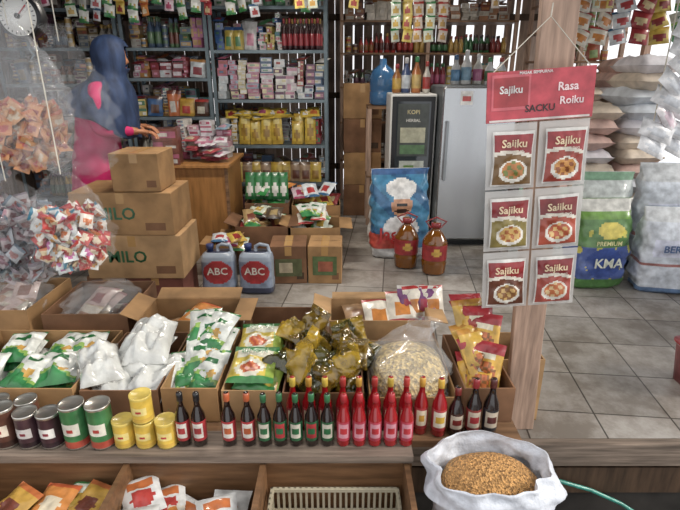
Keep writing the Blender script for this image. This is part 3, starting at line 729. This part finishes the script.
FOOD=[('#8f1c22','#7a5a30','#b5722b','#6f7a30'),('#9b2024','#a33a28','#c98a3a','#8a4a1a'),('#8a1a20','#8a7a3a','#d0a85a','#a8602a'),('#7f1c1e','#b04a30','#b9552a','#d9b26a'),('#951e22','#6a3a24','#8a5a2a','#c9a25a'),('#84181c','#a8483a','#c9703a','#e0c08a')]
for c in (-1,1):
    for r in range(3):
        z=.475-r*.235
        Ts=T@P(c*.09,-.012,z,R.uniform(-.05,.05),0,rad(R.uniform(-2,2)))
        fd=FOOD[r*2+(c>0)]
        o.pouch(Ts,.145,.19,.028,sachet(*fd),30,36,crumple=.01)
        o.text(Ts@P(0,0,.149),'Sajiku',.038,'#e3c9a0',-.0175); o.text(Ts@P(0,0,.122),'RENDANG' if c<0 else 'NASI GORENG',.013,'#e3d9c8',-.019)
        o.panel(T,c*.09-.086,c*.09+.086,z-.014,z+.215,0,mat('sachet_sleeve','#c9c6c2',.25,alpha=.7))
o.tube([T@Vector((-.16,0,.86)),T@Vector((.03,.03,1.02)),T@Vector((.16,0,.86))],.002,STRING)
o.tube([T@Vector((.03,.03,1.02)),T@Vector((.04,.045,1.06))],.0025,STRING)
o.build()
o=MB('storage_box'); T=P(1.84,2.16,0); o.loft(T,[(0,.10,.11,0,0),(.2,.12,.13,0,0),(.21,.13,.14,0,0),(.22,.13,.14,0,0)],['#a8434a','#d9cccc','#b9343c'],5,24); o.build()

# hanging bags with sachets
def hangbag(x,y,z0,z1,rx,ry,n,pats,fill=.6,ztop=2.36,m_=CLEAR,sz=.07,tie=True):
    e=bpy.data.objects.new('hanging_bag_of_sachets' if n else 'plastic_bag',None); bpy.context.scene.collection.objects.link(e); e.location=(x,y,z0)
    def par(ob):
        ob.parent=e; ob.matrix_parent_inverse=Matrix.Translation((-x,-y,-z0))
    g=MB('bag'); h=z1-z0
    kk=[(0,rx*.35,ry*.35,0,0),(h*.06,rx*.8,ry*.8,0,0),(h*.35,rx,ry,0,0),(h*.65,rx*.85,ry*.8,0,0),(h*.86,rx*.4,ry*.35,0,0),(h*.92,rx*.16,ry*.16,0,0),(h,rx*.5,ry*.4,0,0)]
    g.loft(P(x,y,z0),interp_z(kk,44),m_,2,54,False,jit=.32,jf=17)
    par(g.build(name='bag'))
    if n:
        g=MB('sachets')
        for i in range(n):
            t=R.random()*fill; zz=z0+.02+t*h; k=.78 if t>.06 else .5; a=R.random()*2*pi; q=math.sqrt(R.random())*k
            g.pouch(P(x+rx*q*math.cos(a),y+ry*q*math.sin(a)-.0,zz,R.uniform(-1.2,1.2),R.uniform(-1,1),R.uniform(-1.2,1.2))@P(0,0,-sz*.5),sz,sz*1.15,.018,R.choice(pats),6,7,crumple=.012)
        par(g.build(name='sachets'))
    if tie:
        g=MB('string'); g.tube([(x,y,z0+h*.9),(x,y,ztop)],.002,STRING); par(g.build(name='string'))
orange=[pt('#c56a28','#d89050','#a33a2a'),pt('#b8572a','#c9905a','#cfbca0'),pt('#cdb898','#c57a3a','#b23a2a')]
mixed=[pt('#b8342c','#ddd3c6','#c56a28'),pt('#c56a28','#d8bf90','#b8342c'),pt('#2f7f9b','#d6dad8','#b2508a'),pt('#a32430','#b8342c','#d8c6a8'),pt('#b6b6b4','#c8c8c4','#c88a2a')]
pink=[pt('#99707c','#b0a0a2','#7a3a44'),pt('#80747c','#a09a9c','#7a4a44'),pt('#5f6f7f','#a0a4a9','#985a54')]
hangbag(-1.0,1.93,1.12,1.66,.15,.12,0,None)
hangbag(-1.0,1.78,.80,1.20,.145,.12,240,mixed,.5,sz=.05)
hangbag(-1.20,1.98,1.14,1.72,.16,.13,150,orange,.4,sz=.055,m_=CLEAR2)
hangbag(-1.27,1.88,.70,1.16,.17,.14,210,pink,.65,sz=.055)
hangbag(-1.45,1.95,1.0,1.6,.14,.12,80,pink,.5,sz=.08)
g=MB('hanging_sachet_strips')
for x in (.42,.50,.58,.67,.76,-.2,-.3,.1,1.15,1.9,2.0):
    pp=R.choice([pt('#c7a21e','#d0b84a','#a33a2a'),pt('#2f8a4a','#c0c9b0','#c0922a'),pt('#b8342c','#d0c0b0','#c0922a'),PALS[5]])
    y=4.1; zt=2.52; zb=1.72 if .4<x<.8 else 1.95
    z=zb
    while z<zt-.1: g.pouch(P(x+R.uniform(-.008,.008),y,z,R.uniform(-.5,.5),0,rad(R.uniform(-8,8))),.075,.095,.015,pp,5,6); z+=.09
    g.tube([(x,y,zb),(x,y,2.52)],.002,STRING)
g.build()
g=MB('hanging_sachet_strips')
for k in range(24):
    x=-2.6+k*.105; pp=PALS[R.randrange(7)] if R.random()<.7 else p_gw; zb=R.uniform(1.90,2.12); z=zb
    while z<2.5: g.pouch(P(x+R.uniform(-.01,.01),4.7,z,R.uniform(-.5,.5),0,rad(R.uniform(-10,10))),.085,.1,.02,pp,5,6); z+=.095
    g.tube([(x,4.7,zb),(x,4.7,2.58)],.002,STRING)
g.build()
g=MB('hanging_sachet_strips')
for x in (.75,.86,.95,1.04,1.13,1.22,1.31,1.4):
    pp=R.choice([pt('#5aa05a','#bfd3b0','#c0b02a'),pt('#7f9fb0','#cfd9de','#57905a')])
    z=1.84
    while z<2.3: g.pouch(P(x,2.6,z,R.uniform(-.2,.2)),.08,.09,.015,pp,5,6); z+=.093
    g.tube([(x,2.6,1.84),(x,2.6,2.42)],.002,STRING)
g.build()
# dial scale
o=MB('hanging_dial_scale'); T=P(-1.44,2.5,1.74,0,pi/2)
o.lathe(T,[(.092,-.03),(.098,-.025),(.098,.025),(.09,.035)],BLACK,32)
o.lathe(T,[(.083,.0351),(.083,.037)],WHITE,32)
T2=P(-1.44,2.462,1.74)
for k in range(24): a=2*pi*k/24; o.box(T2@P(math.sin(a)*.068,0,math.cos(a)*.068,0,0,a),.003,.002,.01,BLACK)
o.box(T2@P(0,-.002,0,0,0,.8),.005,.002,.062,'#c32430'); o.lathe(T2@P(0,0,0,0,pi/2),[(.012,-.001),(.012,.006)],BLACK,12)
o.tube([(-1.44,2.5,1.835),(-1.44,2.5,2.44)],.005,STEEL); o.tube([(-1.44,2.5,1.645),(-1.44,2.5,1.6),(-1.42,2.5,1.58),(-1.44,2.5,1.56)],.005,STEEL)
o.build()

# ---------- woman ----------
W=bpy.data.objects.new('woman',None); bpy.context.scene.collection.objects.link(W)
WX,WY=-1.80,3.74; W.location=(WX,WY,0); W.rotation_euler=(0,0,.28)
PINK=mat('blouse_magenta','#b81a5c',.7,var=.2,scale=14,bump=.2); SKIN=mat('skin','#a87252',.5,var=.08); NAVY=mat('hijab_navy','#1b2f50',.7,var=.45,scale=7,bump=.4,stretch=(3,3,1)); TROU=mat('trousers_dark','#2b2a33',.8); 
def sh(p): x,y,z=p; return (x+max(0,z-.95)*.22,y,z)
J=[(0,0,.93),(0,0,1.08),(.01,0,1.25),(.01,0,1.38),(.02,0,1.46),(.03,0,1.54),
   (0,-.11,1.40),(.0,-.185,1.37),(.03,-.24,1.12),(.27,-.17,1.11),
   (0,.11,1.40),(.0,.185,1.37),(.05,.24,1.12),(.26,.13,1.12),
   (0,-.09,.86),(.02,-.10,.48),(-.01,-.10,.09),(.12,-.11,.035),
   (0,.09,.86),(.02,.10,.48),(-.01,.10,.09),(.12,.11,.035)]
rr=[.15,.125,.145,.11,.058,.05,.085,.07,.052,.033,.085,.07,.05,.031,.115,.075,.045,.033,.115,.075,.045,.033]
E=[(0,1),(1,2),(2,3),(3,4),(4,5),(3,6),(6,7),(7,8),(8,9),(3,10),(10,11),(11,12),(12,13),(0,14),(14,15),(15,16),(16,17),(0,18),(18,19),(19,20),(20,21)]
me=bpy.data.meshes.new('b'); me.from_pydata([sh(p) for p in J],E,[])
bo=bpy.data.objects.new('b',me); bpy.context.scene.collection.objects.link(bo)
bo.modifiers.new('Skin','SKIN'); sb=bo.modifiers.new('S','SUBSURF'); sb.levels=2; sb.render_levels=2
for i,r in enumerate(rr): me.skin_vertices[0].data[i].radius=(r,r)
me.skin_vertices[0].data[0].use_root=True
dg=bpy.context.evaluated_depsgraph_get(); dg.update(); m2=bpy.data.meshes.new_from_object(bo.evaluated_get(dg)); bpy.data.objects.remove(bo)
m2.name='body'; m2.materials.clear()
for m_ in (PINK,TROU,SKIN): m2.materials.append(m_)
for p in m2.polygons:
    c=p.center; p.use_smooth=True
    p.material_index=2 if (c.z>1.49 or c.z<.1) else (0 if c.z>.86 else 1)
b=bpy.data.objects.new('body',m2); bpy.context.scene.collection.objects.link(b); b.parent=W
def addpart(o,nm,solid=0):
    ob=o.build(name=nm,solid=solid); ob.parent=W; return ob
o=MB('tunic'); kk=[(.60,.21,.24,.0,0),(.8,.19,.22,0,0),(.95,.165,.19,.01,0),(1.08,.15,.175,.03,0),(1.2,.165,.19,.055,0),(1.3,.16,.2,.08,0),(1.36,.12,.19,.09,0)]
o.loft(Matrix.Identity(4),interp_z(kk,30),PINK,2,40,False,jit=.06,jf=9); addpart(o,'tunic',.004)
hc=Vector(sh((.03,0,1.61)))
hc.x+=.02
o=MB('head'); vs=[];fs=[];NU,NV=36,28
for j in range(NV+1):
    th=pi*j/NV
    for i in range(NU):
        a=2*pi*i/NU; x=math.sin(th)*math.cos(a); y=math.sin(th)*math.sin(a); z=math.cos(th)
        X=x*.094;Y=y*.074*(1 if z>0 else 1+.25*z);Z=z*.118
        if x>0:
            X+=.024*math.exp(-((Y/.012)**2)-((Z+.012)/.02)**2)
            X+=.008*math.exp(-((Y/.022)**2)-((Z+.055)/.012)**2)
            X-=.010*math.exp(-(((abs(Y)-.03)/.014)**2)-((Z-.012)/.013)**2)
            X+=.01*math.exp(-((Y/.02)**2)-((Z+.095)/.018)**2)
        vs.append((X,Y,Z))
for j in range(NV):
    for i in range(NU): k=(i+1)%NU; fs.append((j*NU+i,(j+1)*NU+i,(j+1)*NU+k,j*NU+k))
HT=Matrix.Translation(hc)@Matrix.Rotation(.22,4,'Y')
o.add(HT,vs,fs,SKIN,True)
for s_ in (-1,1):
    o.loft(HT@P(.076,s_*.03,.002),[(0,.004,.006,0,0),(.006,.009,.013,0,0),(.012,.009,.013,0,0),(.018,.003,.006,0,0)],WHITE,2,12)
    o.loft(HT@P(.083,s_*.03,.006),[(0,.003,.004,0,0),(.003,.004,.005,0,0),(.007,.003,.004,0,0)],BLACK,2,10)
    o.tube([HT@Vector((.083,s_*.016,.034)),HT@Vector((.085,s_*.03,.04)),HT@Vector((.073,s_*.046,.034))],.003,'#1a1210')
o.tube([HT@Vector((.091,-.022,-.055)),HT@Vector((.1,0,-.056)),HT@Vector((.091,.022,-.055))],[.003,.006,.003],'#9a4a48')
addpart(o,'head')
o=MB('hijab'); vs=[];fs=[];NU=56
lv=[(1.755,.012,.01),(1.745,.06,.055),(1.72,.10,.088),(1.67,.128,.108),(1.62,.136,.114),(1.57,.132,.112),(1.53,.122,.11),(1.49,.118,.118),(1.45,.135,.15),(1.41,.162,.19),(1.37,.18,.22),(1.32,.195,.245),(1.26,.21,.262),(1.20,.23,.275),(1.14,.245,.288),(1.08,.25,.292)]
for j,(z,rx,ry) in enumerate(lv):
    for i in range(NU):
        a=2*pi*i/NU; fr=(math.cos(a)+1)/2
        zz=z if z>1.42 else 1.42-(1.42-z)*(.35+.8*fr+.05*math.sin(a*5))
        fold=1+(.05 if z<1.45 else .012)*math.sin(a*9+z*20)+(.03 if z<1.4 else 0)*math.sin(a*14-z*9)
        cx=hc.x-.005 if z>1.5 else sh((.0,0,zz))[0]+ .05*fr
        if 1.42<z<=1.5: cx=(hc.x+sh((0,0,zz))[0])/2
        vs.append((cx+rx*fold*math.cos(a),ry*fold*math.sin(a),zz))
for j in range(len(lv)-1):
    for i in range(NU):
        k=(i+1)%NU; a=2*pi*(i+.5)/NU; a=min(a,2*pi-a)
        zc=(lv[j][0]+lv[j+1][0])/2
        if a<.66 and 1.52<zc<1.69: continue
        fs.append((j*NU+i,(j+1)*NU+i,(j+1)*NU+k,j*NU+k))
o.add(Matrix.Identity(4),vs,fs,NAVY,True); hj=addpart(o,'hijab',.004)
ss=hj.modifiers.new('S','SUBSURF'); ss.levels=1; ss.render_levels=1
def hand(wr,dirv,side,nm):
    o=MB(nm); wr=Vector(wr); d=Vector(dirv).normalized(); up=Vector((0,0,1)); s=d.cross(up).normalized()*side; n=s.cross(d)*side
    if n.z<0: n=-n
    def q(a,b_,c): return wr+d*a+s*b_+n*c
    o.tube([q(-.05,0,0),q(-.01,0,0),q(.015,0,0)],[.029,.026,.024],SKIN,12)
    for t in (-.027,-.009,.009,.027): o.tube([q(.0,t*.6,0),q(.045,t,0.002),q(.088,t*1.05,-.002)],[.015,.0145,.011],SKIN,10)
    for k,(t,L) in enumerate(((-.030,.072),(-.010,.08),(.010,.075),(.028,.058))):
        b0=.084; o.tube([q(b0-.008,t,0),q(b0+L*.4,t*1.1,-.006),q(b0+L*.72,t*1.12,-.024),q(b0+L*.9,t*1.12,-.044)],[.0098,.0092,.0082,.006],SKIN,10)
    o.tube([q(.015,-.028,-.004),q(.045,-.05,-.014),q(.068,-.056,-.028),q(.085,-.053,-.04)],[.013,.012,.0105,.007],SKIN,10)
    addpart(o,nm)
hand(sh((.27,-.17,1.11)),(1,.15,-.1),1,'hand_right'); hand(sh((.26,.13,1.12)),(1,-.2,-.1),-1,'hand_left')
bpy.context.view_layer.update()

# ---------- invented tube lamps, added to brighten the shop interior ----------
for (x,y,E_) in ((-.6,3.3,36),(.9,4.9,12)):
    z=2.46+(y-1.45)*.0673-.14
    e=bpy.data.objects.new('added_fill_lamp',None); bpy.context.scene.collection.objects.link(e); e.location=(x,y,z)
    o=MB('fill_fixture'); o.bx(x-.5,x+.5,y-.03,y+.03,z,z+.03,WHITE); o.tube([(x-.48,y,z-.02),(x+.48,y,z-.02)],.012,mat('fill_tube_glow','#ffffff',.5,emit=5)); ob=o.build(name='fill_fixture'); ob.parent=e; ob.matrix_parent_inverse=Matrix.Translation((-x,-y,-z))
    l=bpy.data.lights.new('fill_light','AREA'); l.shape='RECTANGLE'; l.size=1; l.size_y=.1; l.energy=E_; l.color=(1,.92,.82)
    lo=bpy.data.objects.new('fill_light',l); bpy.context.scene.collection.objects.link(lo); lo.parent=e; lo.location=(0,0,-.05)
w=bpy.data.worlds.new('World'); bpy.context.scene.world=w; w.use_nodes=True
bg=w.node_tree.nodes['Background']; bg.inputs[0].default_value=(.98,.985,1,1); bg.inputs[1].default_value=1.25
s=bpy.data.lights.new('sun','SUN'); s.energy=2.6; s.angle=rad(16); s.color=(1,.94,.85)
so=bpy.data.objects.new('sun',s); bpy.context.scene.collection.objects.link(so); so.rotation_euler=(rad(60),0,rad(78)); so.location=(4,-1,4)
c=bpy.data.cameras.new('camera'); c.lens=36*500/680; c.sensor_width=36; c.clip_start=.05
co=bpy.data.objects.new('camera',c); bpy.context.scene.collection.objects.link(co); co.location=(0,0,1.5); co.rotation_euler=(rad(70),0,0)
sc=bpy.context.scene; sc.camera=co; sc.view_settings.view_transform='Standard'; sc.view_settings.exposure=0.0
